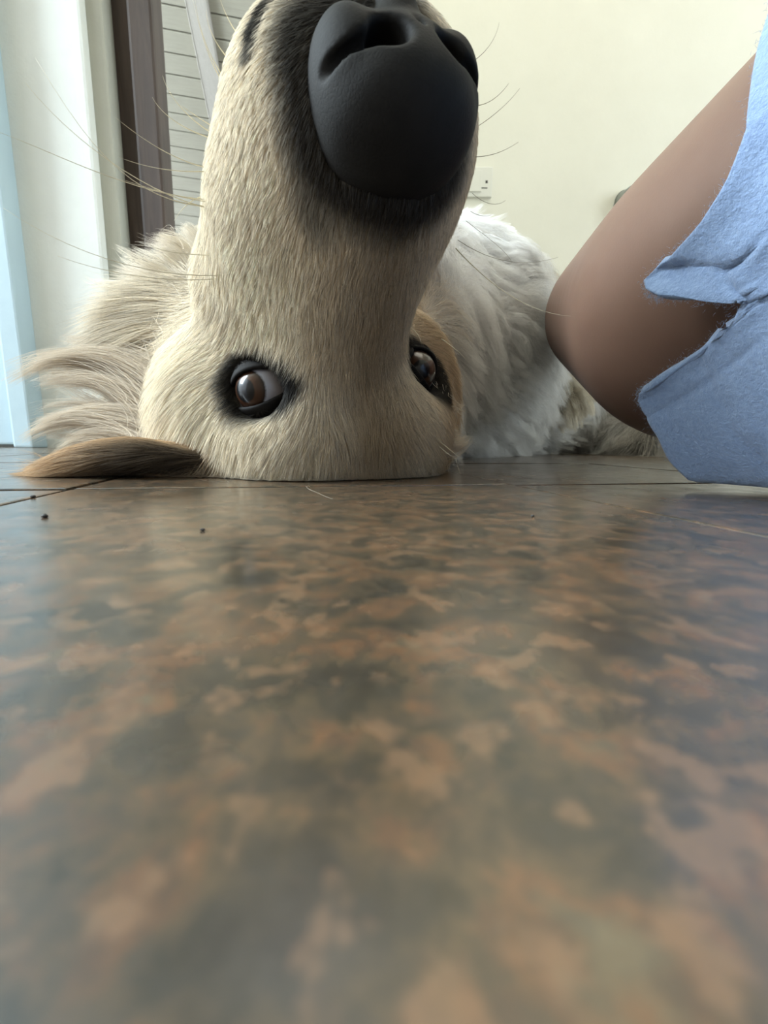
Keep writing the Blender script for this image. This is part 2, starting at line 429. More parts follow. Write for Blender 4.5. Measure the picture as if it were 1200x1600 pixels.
# socket plate and round wall cap on the back wall
c = at_y(769, 285, BY - 0.006)
so = empty('wall_socket', (c[0] - 0.04, BY, c[2])); tag(so, 'small white wall socket plate beside the muzzle on the cream wall', 'socket')
def lbox(name, lo, hi, mat, par, bevel=0.0):
    o = box(name, lo, hi, mat, par, bevel); return o
lbox('plate', (-0.04, -0.009, -0.04), (0.04, 0.002, 0.04), M_PLASTIC, so, 0.003)
lbox('rocker', (-0.028, -0.0125, -0.028), (0.008, -0.0085, 0.028), M_PLASTIC, so, 0.0015)
lbox('socket_hole', (0.020, -0.0098, -0.004), (0.026, -0.0086, 0.003), M_DARK, so, 0.0005)
lbox('slot', (0.006, -0.0097, -0.018), (0.026, -0.0087, -0.0155), M_DARK, so, 0.0003)
c = at_y(984, 318, BY - 0.01)
bm = bmesh.new(); bmesh.ops.create_cone(bm, cap_ends=True, segments=40, radius1=0.043, radius2=0.036, depth=0.035)
bm.transform(Matrix.Rotation(math.pi / 2, 4, 'X'))
bmesh.ops.bevel(bm, geom=[e for e in bm.edges if e.calc_face_angle(0) > 1.0], offset=0.004, segments=2, affect='EDGES')
me = bpy.data.meshes.new('wall_cap'); bm.to_mesh(me); bm.free(); me.materials.append(M_METAL)
o = link(bpy.data.objects.new('round_fitting', me)); o.location = (c[0], BY - 0.0165, c[2]); tag(o, 'small round grey cap on the back wall, mostly hidden by the leg', 'fitting')

#@@DOG
# ------------------------------------------------------------------ the dog: one continuous body surface
EYE_L = at(420, 612, 0.191); EYE_R = at(641, 583, 0.212)
E = (EYE_L + EYE_R) / 2
NOSE = at(648, 112, 0.106)
Mv = NOSE - E; NL = float(np.linalg.norm(Mv)); Mv = Mv / NL; Rv = EYE_R - EYE_L; Rv = norm(Rv - Mv * (Mv @ Rv))
Tv = -np.cross(Mv, Rv); Tv = Tv if Tv[2] < 0 else -Tv
HB = np.stack([Rv, Mv, Tv])                      # rows: head right, muzzle, top of skull
ED = float(np.linalg.norm(EYE_R - EYE_L) / 2)
def H(r, m, t): return E + Rv * r + Mv * m + Tv * t
def hloc(P): return (P - E) @ HB.T
def eye_out(s): return norm(Rv * s * (0.50 if s < 0 else 0.42) + Mv * 0.66 + Tv * 0.40)
EYE_L = EYE_L + 0.0040 * eye_out(-1); EYE_R = EYE_R + 0.0025 * eye_out(1)
print('head', 'E', E.round(3), 'M', Mv.round(2), 'T', Tv.round(2), 'R', Rv.round(2), 'NL', round(NL, 3), 'ED', round(ED, 3))
# world-space body anchors
NECK0 = H(0, -0.075, -0.025); NECK1 = np.array([-0.045, 0.40, 0.105])
CHEST = np.array([0.07, 0.58, 0.135]); BELLY = np.array([0.26, 0.80, 0.11]); RUMP = np.array([0.44, 0.93, 0.085]); 
def eye_axes(c, s):                  # fissure axis (towards the inner corner), up, outward
    out = norm(Rv * s * (0.50 if s < 0 else 0.42) + Mv * 0.66 + Tv * 0.40)
    x = C_R * 0.95 + C_U * 0.26 if s < 0 else -C_R * 0.9 + C_U * 0.32
    x = norm(x - out * (x @ out)); y = np.cross(out, x)
    return x, y, out
NRX, NRY = math.radians(24), math.radians(-1)
def nloc(P):
    q = (hloc(P) - np.array([0.0008, NL - 0.001, -0.0095])) / 1.08
    c_, s_ = math.cos(NRX), math.sin(NRX)                # tip the pad up towards the bridge
    q = np.stack([q[:, 0], c_ * q[:, 1] + s_ * q[:, 2], -s_ * q[:, 1] + c_ * q[:, 2]], -1)
    c_, s_ = math.cos(NRY), math.sin(NRY)
    return np.stack([c_ * q[:, 0] + s_ * q[:, 1], -s_ * q[:, 0] + c_ * q[:, 1], q[:, 2]], -1)
def s_nose(P, carve=True):
    q = nloc(P)
    d = ell(q, (0, -0.008, 0.003), (0.0200, 0.016, 0.0150))
    d = smin(d, ell(q, (-0.001, -0.0085, 0.0125), (0.0185, 0.0190, 0.0115)), 0.012)
    for s in (-1, 1):
        d = smin(d, ell(q, (s * 0.0140, -0.008, 0.001), (0.0080, 0.014, 0.0125)), 0.004)     # wings
        if carve: d = smax(d, -rcone(q, (s * 0.0080, 0.012, 0.004), (s * 0.0075, -0.018, 0.002), 0.0046, 0.0034), 0.0018)
        if carve: d = smax(d, -rcone(q, (s * 0.0090, 0.009, 0.0050), (s * 0.0215, -0.001, 0.0062), 0.0026, 0.0012), 0.0014)
    d = smin(d, ell(q, (0, -0.004, -0.012), (0.006, 0.010, 0.010)), 0.004)                    # philtrum pad
    d = smax(d, -rcone(q, (0, 0.0085, 0.002), (0, 0.0080, -0.03), 0.0008, 0.0010), 0.0012)    # groove
    return d * 1.08
CHK0 = at(430, 345, 0.165); CHK1 = at(408, 430, 0.190)
def s_head(P):
    q = hloc(P)
    d = ell(q, (0, -0.050, 0.006), (0.058, 0.064, 0.046))
    for s in (-1, 1):
        d = smin(d, ell(q, (s * 0.023, -0.017, 0.016), (0.029, 0.029, 0.026)), 0.02)
        d = smin(d, ell(q, (s * 0.046, -0.040, -0.026), (0.031, 0.046, 0.034)), 0.025)
    d = smin(d, rcone(q, (-0.009, -0.02, -0.026), (0.001, NL - 0.030, -0.030), 0.037, 0.0365), 0.022)
    d = smin(d, rcone(q, (-0.005, -0.01, -0.004), (0, NL - 0.024, -0.016), 0.021, 0.0185), 0.016)
    for s in (-1, 1):
        d = smin(d, ell(q, (s * 0.018, NL - 0.040, -0.036), (0.025, 0.036, 0.029)), 0.012)
    d = smin(d, rcone(q, (0, -0.06, -0.075), (0, NL - 0.045, -0.066), 0.034, 0.017), 0.014)
    d = smin(d, rcone(P, CHK0, CHK1, 0.021, 0.026), 0.022)                                    # fuller left cheek behind the lip
    for c, s in ((EYE_L, -1), (EYE_R, 1)):
        d = smax(d, -rcone(P, c, c + eye_axes(c, s)[2] * 0.02, 0.0130, 0.0150), 0.004)
    return d
def s_leg(P):
    d = rcone(P, (0.055, 0.56, 0.205), (0.17, 0.56, 0.185), 0.045, 0.034)                   # folded foreleg
    return smin(d, rcone(P, (0.17, 0.56, 0.185), (0.25, 0.60, 0.085), 0.034, 0.028), 0.02)
RUFF = at(338, 560, 0.31)
def s_body(P):
    d = rcone(P, NECK0, NECK1, 0.066, 0.100)
    d = smin(d, rcone(P, NECK0, RUFF, 0.055, 0.058), 0.04)
    d = smin(d, rcone(P, NECK1, CHEST, 0.100, 0.125), 0.05)
    d = smin(d, rcone(P, CHEST, BELLY, 0.125, 0.105), 0.04)
    d = smin(d, rcone(P, BELLY, RUMP, 0.105, 0.080), 0.04)
    d = smin(d, s_leg(P), 0.015)
    d = smin(d, rcone(P, (0.36, 0.80, 0.05), (0.42, 0.66, 0.035), 0.05, 0.032), 0.03)       # hind leg along the floor
    d = smin(d, rcone(P, (0.42, 0.66, 0.035), (0.58, 0.66, 0.018), 0.032, 0.017), 0.02)
    return d
EAR0 = at(352, 735, 0.218); EAR1 = at(140, 744, 0.206)
def s_ear(P):
    c = (EAR0 + EAR1) / 2; c[2] = 0.009
    ax = norm((EAR1 - EAR0) * [1, 1, 0]); ay = np.array([-ax[1], ax[0], 0])
    B = np.stack([ax, ay, [0, 0, 1.0]])
    q = (P - c) @ B.T
    q2 = q.copy(); q2[:, 2] += 4.2 * q[:, 0] ** 2 - 0.0015
    return ell(q2, (0, 0, 0), (float(np.linalg.norm(EAR1 - EAR0)) / 2 + 0.013, 0.030, 0.0056))
def s_dog(P):
    d = smin(s_head(P), s_body(P), 0.035)
    d = smin(d, s_ear(P), 0.010)
    d = smax(d, -(s_nose(P, False) + 0.003), 0.002)
    return smax(d, 0.0012 - P[:, 2], 0.003)
def trace(px, py):
    r_ = norm(ray(px, py)); t_ = 0.06
    for _ in range(60): t_ += 0.8 * float(s_dog((CAM + r_ * t_)[None])[0])
    return CAM + r_ * t_
LIP = [trace(*p) for p in ((436, -6), (418, 12), (404, 40), (398, 72))]
V, F = surface_nets(s_dog, (-0.30, 0.07, -0.006), (0.66, 1.08, 0.33), 0.0032)
print('dog verts', len(V), round(time.time() - T0, 1))

CREAM = np.array([0.88, 0.785, 0.625]); WHITE = np.array([0.93, 0.92, 0.90]); TAN = np.array([0.38, 0.28, 0.165])
DARKC = np.array([0.014, 0.012, 0.010]); EARC = np.array([0.60, 0.40, 0.22])
def lerp(a, b, t): t = np.asarray(t)[:, None]; return a * (1 - t) + b * t
def coat_col(P):
    q = hloc(P)
    nz = vnoise(P, 60, 3)[:, 0]; n2 = vnoise(P, 160, 5)[:, 1]
    c = np.tile(CREAM, (len(P), 1))
    far = np.maximum(sstep(0.30, 0.40, P[:, 1]), sstep(0.0, 0.04, P[:, 0]) * sstep(0.24, 0.265, P[:, 1])); c = lerp(c, WHITE, far)
    ruff = sstep(0.22, 0.30, P[:, 1]) * (1 - far); c = lerp(c, np.array([0.68, 0.62, 0.52]), ruff * 0.8)
    # tan down the middle of the muzzle and between the eyes
    mid = np.exp(-(q[:, 0] - 0.004) ** 2 / 0.018 ** 2) * sstep(-0.04, 0.02, q[:, 1]) * sstep(-0.03, -0.01, q[:, 2]) * (1 - far)
    c = lerp(c, TAN * 1.1, np.clip(mid * (0.78 + 0.2 * nz), 0, 1))
    rs_ = sstep(0.022, 0.05, q[:, 0]) * (1 - far) * sstep(-0.09, -0.04, q[:, 1])
    c = lerp(c, np.array([0.50, 0.33, 0.17]), 0.62 * rs_)
    # dark skin and hair round the nose
    dn = s_nose(P, False) + 0.003 * n2 + 0.003 * sstep(0.0, 0.02, q[:, 0]) - 0.002 * sstep(0.0, 0.02, -q[:, 0])
    c = lerp(c, np.array([0.035, 0.031, 0.026]), 0.96 * np.clip(1 - sstep(0.001, 0.011, dn), 0, 1))
    for ec, s in ((EYE_L, -1), (EYE_R, 1)):
        x, y, o = eye_axes(ec, s); d = P - ec
        u, v = d @ x, d @ y
        du, dv = (0.0035, 0.0018) if s < 0 else (0.0, 0.0)
        dd = np.sqrt(((u - du) / 1.25) ** 2 + (v - dv) ** 2 + (d @ o) ** 2 * 0.15) + 0.0008 * n2
        c = lerp(c, DARKC, 0.96 * (1 - sstep(0.0142, 0.0185, dd)))
        st = 1.2 * np.exp(-((u - 0.017) ** 2 / 0.008 ** 2 + (v + 0.0005) ** 2 / 0.0045 ** 2)) * (np.abs(d @ o) < 0.02)
        c = lerp(c, DARKC, 0.92 * np.clip(st, 0, 1))
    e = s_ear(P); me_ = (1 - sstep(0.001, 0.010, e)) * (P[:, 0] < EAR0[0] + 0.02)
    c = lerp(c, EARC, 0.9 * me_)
    lowf = me_ * (1 - sstep(0.007, 0.015, P[:, 2] + 0.1 * (P[:, 1] - EAR0[1]) )) * sstep(EAR1[0] + 0.012, EAR1[0] + 0.045, P[:, 0])  # shadow on the ear's underside, painted into the coat low on the flap
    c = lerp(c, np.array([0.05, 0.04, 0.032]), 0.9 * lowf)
    lgm = 1 - sstep(0.0, 0.02, s_leg(P)); c = lerp(c, np.array([0.80, 0.74, 0.62]), 0.8 * lgm)
    for k_ in range(len(LIP) - 1):
        a_, b_ = LIP[k_], LIP[k_ + 1]; u_ = np.clip((P - a_) @ (b_ - a_) / ((b_ - a_) @ (b_ - a_)), 0, 1)
        dl = np.linalg.norm(P - a_ - u_[:, None] * (b_ - a_), axis=1) + 0.0007 * n2
        c = lerp(c, DARKC, 0.85 * (1 - sstep(0.0012, 0.0038, dl)))
    # grey-brown hind leg and tail hair, with the shadow near the floor painted in
    hl = sstep(0.33, 0.40, P[:, 0]) * (1 - sstep(0.06, 0.12, P[:, 2])) * (P[:, 1] < 0.8)
    c = lerp(c, np.array([0.33, 0.29, 0.24]), 0.75 * np.clip(hl * (0.8 + 0.5 * nz), 0, 1))
    return np.clip(c * (1 + 0.06 * nz[:, None]), 0.01, 0.95)
dog = empty('dog', (0.05, 0.45, 0)); tag(dog, 'cream long haired dog lying upside down on the tiled floor, looking at the camera', 'dog')
DOGI = Matrix.Translation((-0.05, -0.45, 0))
def under_dog(o):
    o.parent = dog; o.matrix_parent_inverse = DOGI; return o
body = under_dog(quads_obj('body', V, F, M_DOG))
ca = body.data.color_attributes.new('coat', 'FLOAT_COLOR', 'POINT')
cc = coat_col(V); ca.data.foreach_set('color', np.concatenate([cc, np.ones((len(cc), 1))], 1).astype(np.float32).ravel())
body['label'] = 'cream coated head and body'

# nose leather
c = H(0, NL - 0.006, -0.010)
nV, nF = surface_nets(s_nose, c - 0.042, c + 0.042, 0.00068)
nose = under_dog(quads_obj('nose', nV, nF, M_NOSE)); nose['label'] = 'large black nose with two nostrils'

# eyes and lids
def place(o, c, x, y, z):
    m = Matrix(((x[0], y[0], z[0], c[0]), (x[1], y[1], z[1], c[1]), (x[2], y[2], z[2], c[2]), (0, 0, 0, 1)))
    o.parent = dog; o.matrix_parent_inverse = DOGI; o.matrix_basis = m
    if c is EYE_R: o.scale = (0.87,) * 3
ER = 0.0122
eyeV, eyeF = [], []
for name_i, (ec, s, look) in enumerate(((EYE_L, -1, (0.30, 1)), (EYE_R, 1, (0.0, 1)))):
    x, y, o_ = eye_axes(ec, s)
    bm = bmesh.new(); bmesh.ops.create_uvsphere(bm, u_segments=40, v_segments=24, radius=ER)
    for v in bm.verts:                                   # cornea bulges along +Z
        k = max(0.0, v.co.z / ER); v.co.z *= 1 + 0.10 * k ** 4
    me = bpy.data.meshes.new('eye'); bm.to_mesh(me); bm.free(); me.materials.append(M_EYE if s < 0 else M_EYE2)
    me.polygons.foreach_set('use_smooth', [True] * len(me.polygons))
    eo = link(bpy.data.objects.new('eye', me))
    tgt = norm(CAM + C_R * (-0.15 if s < 0 else -0.02) - ec); zz = norm(tgt + o_ * (0.1 if s < 0 else 0.7))
    xx = norm(x - zz * (x @ zz)); place(eo, ec, xx, np.cross(zz, xx), zz)
    eo['label'] = 'brown eye with grey white corner' if s < 0 else 'brown eye in shade beside the muzzle'
    # lids: shell round the ball with an almond opening
    def s_lid(P, hx=(0.90 if s < 0 else 0.86), hy=(0.52 if s < 0 else 0.66)):
        r = np.linalg.norm(P, axis=1)
        sh = np.maximum(r - 0.0146, 0.0126 - r)
        n_ = P / (r[:, None] + 1e-9)
        u, v = n_[:, 0], n_[:, 1]
        op = (np.abs(v) + 0.45 * u * u / hx ** 2 * hy - hy) * 0.9
        op = np.maximum(op, np.abs(u) - hx) * 0.0132
        op = np.where(n_[:, 2] > 0, op, 0.01)
        d = smax(sh, -op, 0.0012)
        return smax(d, -(P[:, 2] + 0.002), 0.001)
    lV, lF = surface_nets(s_lid, (-.018,) * 3, (.018,) * 3, 0.00055)
    lo_ = quads_obj('eyelid', lV, lF, M_LID); place(lo_, ec, x, y, o_); lo_['label'] = 'black eyelid rim'
print('dog meshes', round(time.time() - T0, 1))

#@@FUR
# ------------------------------------------------------------------ fur (hair curves grown from the body surface)
def hair_obj(name, PTS, RAD, COL, mat):                 # PTS (n,k,3) RAD (n,k) COL (n,3)
    n, k, _ = PTS.shape
    hc = bpy.data.hair_curves.new(name); hc.add_curves([k] * n)
    hc.attributes['position'].data.foreach_set('vector', PTS.astype(np.float32).ravel())
    ra = hc.attributes.get('radius') or hc.attributes.new('radius', 'FLOAT', 'POINT')
    ra.data.foreach_set('value', RAD.astype(np.float32).ravel())
    ca = hc.attributes.new('coat', 'FLOAT_COLOR', 'CURVE')
    ca.data.foreach_set('color', np.concatenate([COL, np.ones((n, 1))], 1).astype(np.float32).ravel())
    hc.materials.append(mat)
    o = bpy.data.objects.new(name, hc); o['kind'] = 'stuff'; return link(o)
def scatter(V, F, n, wfun):
    T = np.concatenate([F[:, [0, 1, 2]], F[:, [0, 2, 3]]])
    a, b, c = V[T[:, 0]], V[T[:, 1]], V[T[:, 2]]
    cr = np.cross(b - a, c - a); ar = np.linalg.norm(cr, axis=1) / 2
    nn = cr / (2 * ar[:, None] + 1e-12)
    w_ = ar * wfun((a + b + c) / 3, nn); w_ /= w_.sum()
    i = rng.choice(len(T), n, p=w_)
    u, v = rng.random(n), rng.random(n); m = u + v > 1; u[m], v[m] = 1 - u[m], 1 - v[m]
    return a[i] + (b - a)[i] * u[:, None] + (c - a)[i] * v[:, None]
def unit(a): return a / (np.linalg.norm(a, axis=1, keepdims=True) + 1e-12)
def grow(roots, nrm, flow, L, lift, bend, k, clump_n, clump_w, rad, wav=0.0, wseed=1):
    D = flow - nrm * (flow * nrm).sum(1, keepdims=True)
    D = unit(D)
    D = unit(D + nrm * lift[:, None])
    t = np.linspace(0, 1, k)
    P = roots[:, None, :] + L[:, None, None] * (t[None, :, None] * D[:, None, :] + (t ** 2)[None, :, None] * bend[:, None, :])
    if wav:
        ph = vnoise(roots, 35, wseed)
        P += (wav * L[:, None] * (t ** 1.5)[None])[..., None] * np.sin(t[None, :, None] * 5 + ph[:, None, :] * 4)
    if clump_n:
        gi = rng.choice(len(roots), clump_n, replace=False)
        kd = kdtree.KDTree(clump_n)
        for q, g_ in enumerate(gi): kd.insert(roots[g_], q)
        kd.balance()
        near = gi[np.array([kd.find(r_)[1] for r_ in roots])]
        wgt = (t ** 1.3)[None] * (clump_w * rng.uniform(0.5, 1.0, len(roots)))[:, None]
        P = P * (1 - wgt[..., None]) + P[near] * wgt[..., None]
    P[..., 2] = np.maximum(P[..., 2], 0.0006)
    R_ = rad[:, None] * (1 - 0.85 * t ** 2)[None]
    return P, R_
def vis_w(C, n_):
    d = C - CAM; dist = np.linalg.norm(d, axis=1)
    f = -(n_ * d).sum(1) / dist
    return (np.where(f > -0.25, 1.0, 0.25)) / np.maximum(dist, 0.12) ** 1.6
def eye_clear(P):
    k = np.ones(len(P), bool)
    for ec, s in ((EYE_L, -1), (EYE_R, 1)):
        x, y, o_ = eye_axes(ec, s); d = P - ec
        k &= ~((np.sqrt((d @ x / 1.35) ** 2 + (d @ y) ** 2) < 0.0090) & (d @ o_ > -0.004))
    return k
def is_head(P): return (hloc(P)[:, 1] > -0.105) & (P[:, 1] < 0.275)
def w_head(C, n_):
    return vis_w(C, n_) * is_head(C) * (s_nose(C, False) > -0.0015) * eye_clear(C) * (C[:, 2] > 0.0015)
roots = scatter(V, F, 210000, w_head)
roots = roots[eye_clear(roots) & (s_nose(roots, False) > -0.0015)]
nrm = sdf_normals(s_dog, roots)
q = hloc(roots)
back = NL - q[:, 1]                                        # distance behind the nose tip
side = np.abs(q[:, 0])
L = 0.0045 + 0.0065 * sstep(0.02, 0.09, back) + 0.008 * sstep(0.10, 0.15, back) + 0.022 * sstep(0.045, 0.085, side) * sstep(0.08, 0.15, back) 
L += 0.016 * sstep(0.03, 0.08, -q[:, 2]) * sstep(0.07, 0.12, back)
for ec, s in ((EYE_L, -1), (EYE_R, 1)):
    L *= 0.45 + 0.55 * sstep(0.014, 0.032, np.linalg.norm(roots - ec, axis=1))
eear = (s_ear(roots) < 0.004) & (roots[:, 0] < EAR0[0] + 0.03)
L = np.where(eear, 0.020, L) * rng.uniform(0.7, 1.2, len(roots))
sg = np.sign(q[:, 0]) * sstep(0.004, 0.05, side)
fl = -Mv[None] * 1.0 + Rv[None] * (0.75 * sg)[:, None] + Tv[None] * (0.35 * sstep(-0.02, 0.02, q[:, 2]) - 0.55 * sstep(0.02, 0.05, -q[:, 2]))[:, None]
for ec, s in ((EYE_L, -1), (EYE_R, 1)):                    # hair parts round each eye
    d = roots - ec; fl = fl + unit(d) * (1.1 * np.exp(-(np.linalg.norm(d, axis=1) / 0.022) ** 2))[:, None]
fl = fl + 0.28 * vnoise(roots, 55, 11) + 0.22 * vnoise(roots, 190, 12) + rng.normal(0, 0.13, roots.shape)
eard = norm(EAR1 - EAR0)
fl = np.where(eear[:, None], eard[None] + 0.15 * vnoise(roots, 70, 4) + rng.normal(0, 0.08, roots.shape), fl)
lift = np.where(eear, 0.24, 0.30) * rng.uniform(0.6, 1.4, len(roots))
bend = np.tile(np.array([0, 0, -0.12]), (len(roots), 1)) - nrm * 0.12
P, R_ = grow(roots, nrm, fl, L, lift, bend, 5, 14000, 0.42, np.where(L > 0.02, 0.00010, 0.00007))
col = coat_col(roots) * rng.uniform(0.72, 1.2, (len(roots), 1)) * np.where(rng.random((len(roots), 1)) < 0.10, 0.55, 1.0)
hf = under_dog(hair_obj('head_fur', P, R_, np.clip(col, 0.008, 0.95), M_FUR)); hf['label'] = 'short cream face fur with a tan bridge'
print('head fur', len(roots), round(time.time() - T0, 1))

def w_body(C, n_):
    return vis_w(C, n_) * ~is_head(C) * (C[:, 2] > 0.003)
roots = scatter(V, F, 135000, w_body); nrm = sdf_normals(s_dog, roots)
axis = norm(RUMP - NECK1)
toL = 1 - sstep(0.33, 0.46, roots[:, 1])
hc_ = H(0, -0.03, -0.01)
fl = (axis + np.array([0.25, -0.25, -0.45]))[None] * (1 - toL)[:, None] + unit(roots - hc_) * (0.9 * toL)[:, None] + np.array([-0.35, 0.0, 0.12])[None] * toL[:, None]
fl = fl + 0.75 * vnoise(roots, 26, 21) + 0.4 * vnoise(roots, 75, 22) + rng.normal(0, 0.12, roots.shape)
L = (0.042 + 0.006 * toL) * rng.uniform(0.6, 1.25, len(roots))
L *= 1 - 0.45 * (s_leg(roots) < 0.01)
lift = (0.62 - 0.34 * toL) * rng.uniform(0.5, 1.4, len(roots))
bend = np.tile(np.array([0.0, 0, -0.32]), (len(roots), 1))
P, R_ = grow(roots, nrm, fl, L, lift, bend, 7, 3600, 0.9, 0.00040 * np.linalg.norm(roots - CAM, axis=1), 0.12, 5)
col = coat_col(roots) * (rng.uniform(0.85, 1.1, (len(roots), 1)) + 0.12 * vnoise(roots, 110, 23)[:, :1])
bf = under_dog(hair_obj('body_fur', P, R_, np.clip(col, 0.01, 0.95), M_FUR)); bf['label'] = 'long white wavy fur of neck and body'

# long wisps of fringe behind the ear, sweeping out to the left
def bez(p, n):
    p = np.array(p, float); t = np.linspace(0, 1, n)[:, None]
    while len(p.shape) == 2 and len(p) > 1 and False: pass
    pts = [p[i][None] for i in range(len(p))]
    while len(pts) > 1: pts = [pts[i] * (1 - t) + pts[i + 1] * t for i in range(len(pts) - 1)]
    return pts[0]
WISPS = [  # (image track root to tip, depth root, depth tip, hairs, spread)
    ([(330, 690), (240, 560), (130, 520), (5, 598)], .245, .262, 420, .011),
    ([(320, 690), (235, 575), (150, 540), (45, 575)], .245, .27, 420, .012),
    ([(330, 640), (240, 545), (170, 535), (95, 530)], .25, .275, 420, .013),
    ([(300, 700), (225, 610), (140, 575), (55, 602)], .24, .255, 380, .009),
    ([(290, 705), (215, 640), (150, 640), (100, 600)], .24, .252, 90, .004),
    ([(300, 712), (215, 640), (110, 630), (30, 690)], .24, .25, 420, .010),
    ([(290, 718), (205, 665), (120, 650), (60, 655)], .24, .25, 360, .009),
    ([(280, 722), (200, 680), (130, 665), (85, 710)], .236, .244, 380, .008),
    ([(330, 600), (270, 500), (220, 480), (165, 490)], .26, .29, 420, .015),
    ([(340, 560), (280, 450), (240, 430), (190, 420)], .27, .31, 420, .017),
    ([(345, 500), (300, 400), (280, 380), (240, 372)], .28, .32, 420, .016),
    ([(678, 640), (700, 628), (724, 648)], .222, .232, 160, .007),
    ([(672, 675), (700, 668), (722, 690)], .220, .230, 160, .007), ([(665, 705), (695, 706), (735, 690)], .218, .228, 140, .006),
]
for trk, d0, d1_, nh, sp in list(WISPS):                  # thinner side strands
    for q_ in range(3):
        WISPS.append(([(px + rng.normal(0, 9 + 5 * i_), py + rng.normal(0, 8 + 4 * i_)) for i_, (px, py) in enumerate(trk)], d0, d1_ + rng.normal(0, .006), nh // 4, sp * 0.45))
PP, RR, CC = [], [], []
for trk, d0, d1_, nh, sp in WISPS:
    k = 9; ds = np.linspace(d0, d1_, len(trk))
    ctl = np.array([at(px, py, d) for (px, py), d in zip(trk, ds)])
    base_ = bez(ctl, k); t = np.linspace(0, 1, k)
    off = rng.normal(0, 1, (nh, 3)) * sp
    ln = rng.uniform(0.72, 1.0, nh)
    wv = rng.normal(0, 1, (nh, 3)) * 0.0018
    for h in range(nh):
        tt = t * ln[h]
        b_ = np.stack([np.interp(tt, t, base_[:, a_]) for a_ in range(3)], 1)
        PP.append(b_ + off[h] * (1 - 0.94 * tt[:, None] ** 0.6) + wv[h] * (tt[:, None] ** 2))
        RR.append(0.00009 * (1 - 0.8 * t ** 2))
        CC.append(np.array([0.68, 0.59, 0.47]) * rng.uniform(0.78, 1.12))
PP = np.array(PP); PP[..., 2] = np.maximum(PP[..., 2], 0.0008)
ef = under_dog(hair_obj('ear_fringe', PP, np.array(RR), np.array(CC), M_FUR)); ef['label'] = 'long pale wisps of ear fringe'

# lashes: short dark hairs fanning off the lid rims
rt_, nn_, fl_ = [], [], []
for ec, s, nl in ((EYE_L, -1, 1500), (EYE_R, 1, 900)):
    x, y, o_ = eye_axes(ec, s); k_ = 1.0 if s < 0 else 0.87
    an = rng.uniform(0, 2 * math.pi, nl); po = np.radians(rng.uniform(40, 84, nl)) 
    an = np.where(np.abs(np.sin(an)) < 0.25, an + 1.2, an)
    po = np.where(po < np.radians(38 + 26 * np.abs(np.cos(an))), np.radians(78), po)
    rad_ = np.cos(an)[:, None] * x + np.sin(an)[:, None] * y
    dr = np.cos(po)[:, None] * o_ + np.sin(po)[:, None] * rad_
    rt_.append(ec + 0.0145 * k_ * dr); nn_.append(dr); fl_.append(rad_ + 0.35 * rng.normal(0, 1, (nl, 3)) + 0.4 * x * np.cos(an)[:, None])
rt_, nn_, fl_ = map(np.concatenate, (rt_, nn_, fl_))
P, R_ = grow(rt_, nn_, fl_, rng.uniform(0.0025, 0.0055, len(rt_)), np.full(len(rt_), 0.25), -nn_ * 0.15, 5, 0, 0, np.full(len(rt_), 0.00010))
ls = under_dog(hair_obj('lashes', P, R_, np.tile([0.02, 0.016, 0.013], (len(rt_), 1)) * rng.uniform(.6, 1.6, (len(rt_), 1)), M_FUR)); ls['label'] = 'dark lashes round both eyes'

# whiskers and a few brow hairs
WH = [  # image tracks root to tip, depth root, tip, light?
    ([(365, 265), (300, 272), (240, 268), (185, 245)], .150, .125, 1), ([(350, 266), (290, 262), (230, 225), (180, 183)], .150, .125, 1),
    ([(380, 318), (320, 322), (250, 300), (190, 280)], .155, .13, 1), ([(372, 320), (290, 335), (200, 300), (150, 250), (55, 90)], .155, .12, 1),
    ([(375, 330), (300, 335), (190, 280), (100, 205), (40, 130)], .155, .12, 1), ([(372, 312), (300, 318), (200, 300), (90, 240), (0, 207)], .155, .12, 1),
    ([(352, 222), (300, 210), (255, 185), (238, 152)], .148, .13, 1), ([(350, 218), (310, 200), (265, 160), (254, 118)], .148, .13, 1),
    ([(372, 145), (340, 120), (312, 60), (305, 0)], .138, .12, 1), ([(375, 110), (350, 90), (322, 50), (322, 15)], .135, .12, 1),
    ([(385, 70), (365, 50), (350, 20), (343, -5)], .132, .12, 1), ([(370, 160), (330, 110), (318, 70), (300, -5)], .138, .122, 1),
    ([(352, 208), (325, 195), (305, 180), (283, 165)], .148, .135, 1), ([(330, 305), (300, 305), (280, 330), (272, 345)], .155, .15, 1),
    ([(420, 420), (320, 445), (160, 430), (5, 325)], .17, .13, 1), ([(400, 425), (300, 452), (170, 430), (90, 400)], .17, .14, 1),
    ([(380, 400), (330, 400), (250, 398), (230, 380)], .165, .15, 1),
    ([(742, 200), (775, 180), (800, 155), (812, 138)], .140, .13, 0), ([(742, 165), (765, 165), (785, 145), (795, 130)], .138, .13, 0),
    ([(740, 95), (755, 85), (775, 65), (780, 35)], .135, .13, 0), ([(740, 245), (770, 245), (790, 235), (810, 222)], .142, .13, 0),
    ([(738, 302), (755, 318), (775, 325), (790, 313)], .150, .14, 0), ([(735, 330), (750, 340), (765, 338), (768, 335)], .152, .15, 0),
    ([(715, 375), (770, 412), (820, 418), (872, 402)], .160, .14, 0), ([(712, 388), (760, 440), (820, 490), (892, 494)], .160, .15, 1),
    ([(728, 345), (760, 370), (790, 390), (800, 410)], .155, .15, 0),
    ([(645, 515), (652, 520), (656, 528), (658, 535)], .205, .195, 1), ([(690, 530), (705, 540), (715, 548), (728, 560)], .215, .21, 1),
    ([(660, 672), (690, 690), (705, 705), (722, 718)], .205, .20, 1), ([(640, 655), (680, 690), (700, 715), (716, 716)], .205, .20, 1),
]
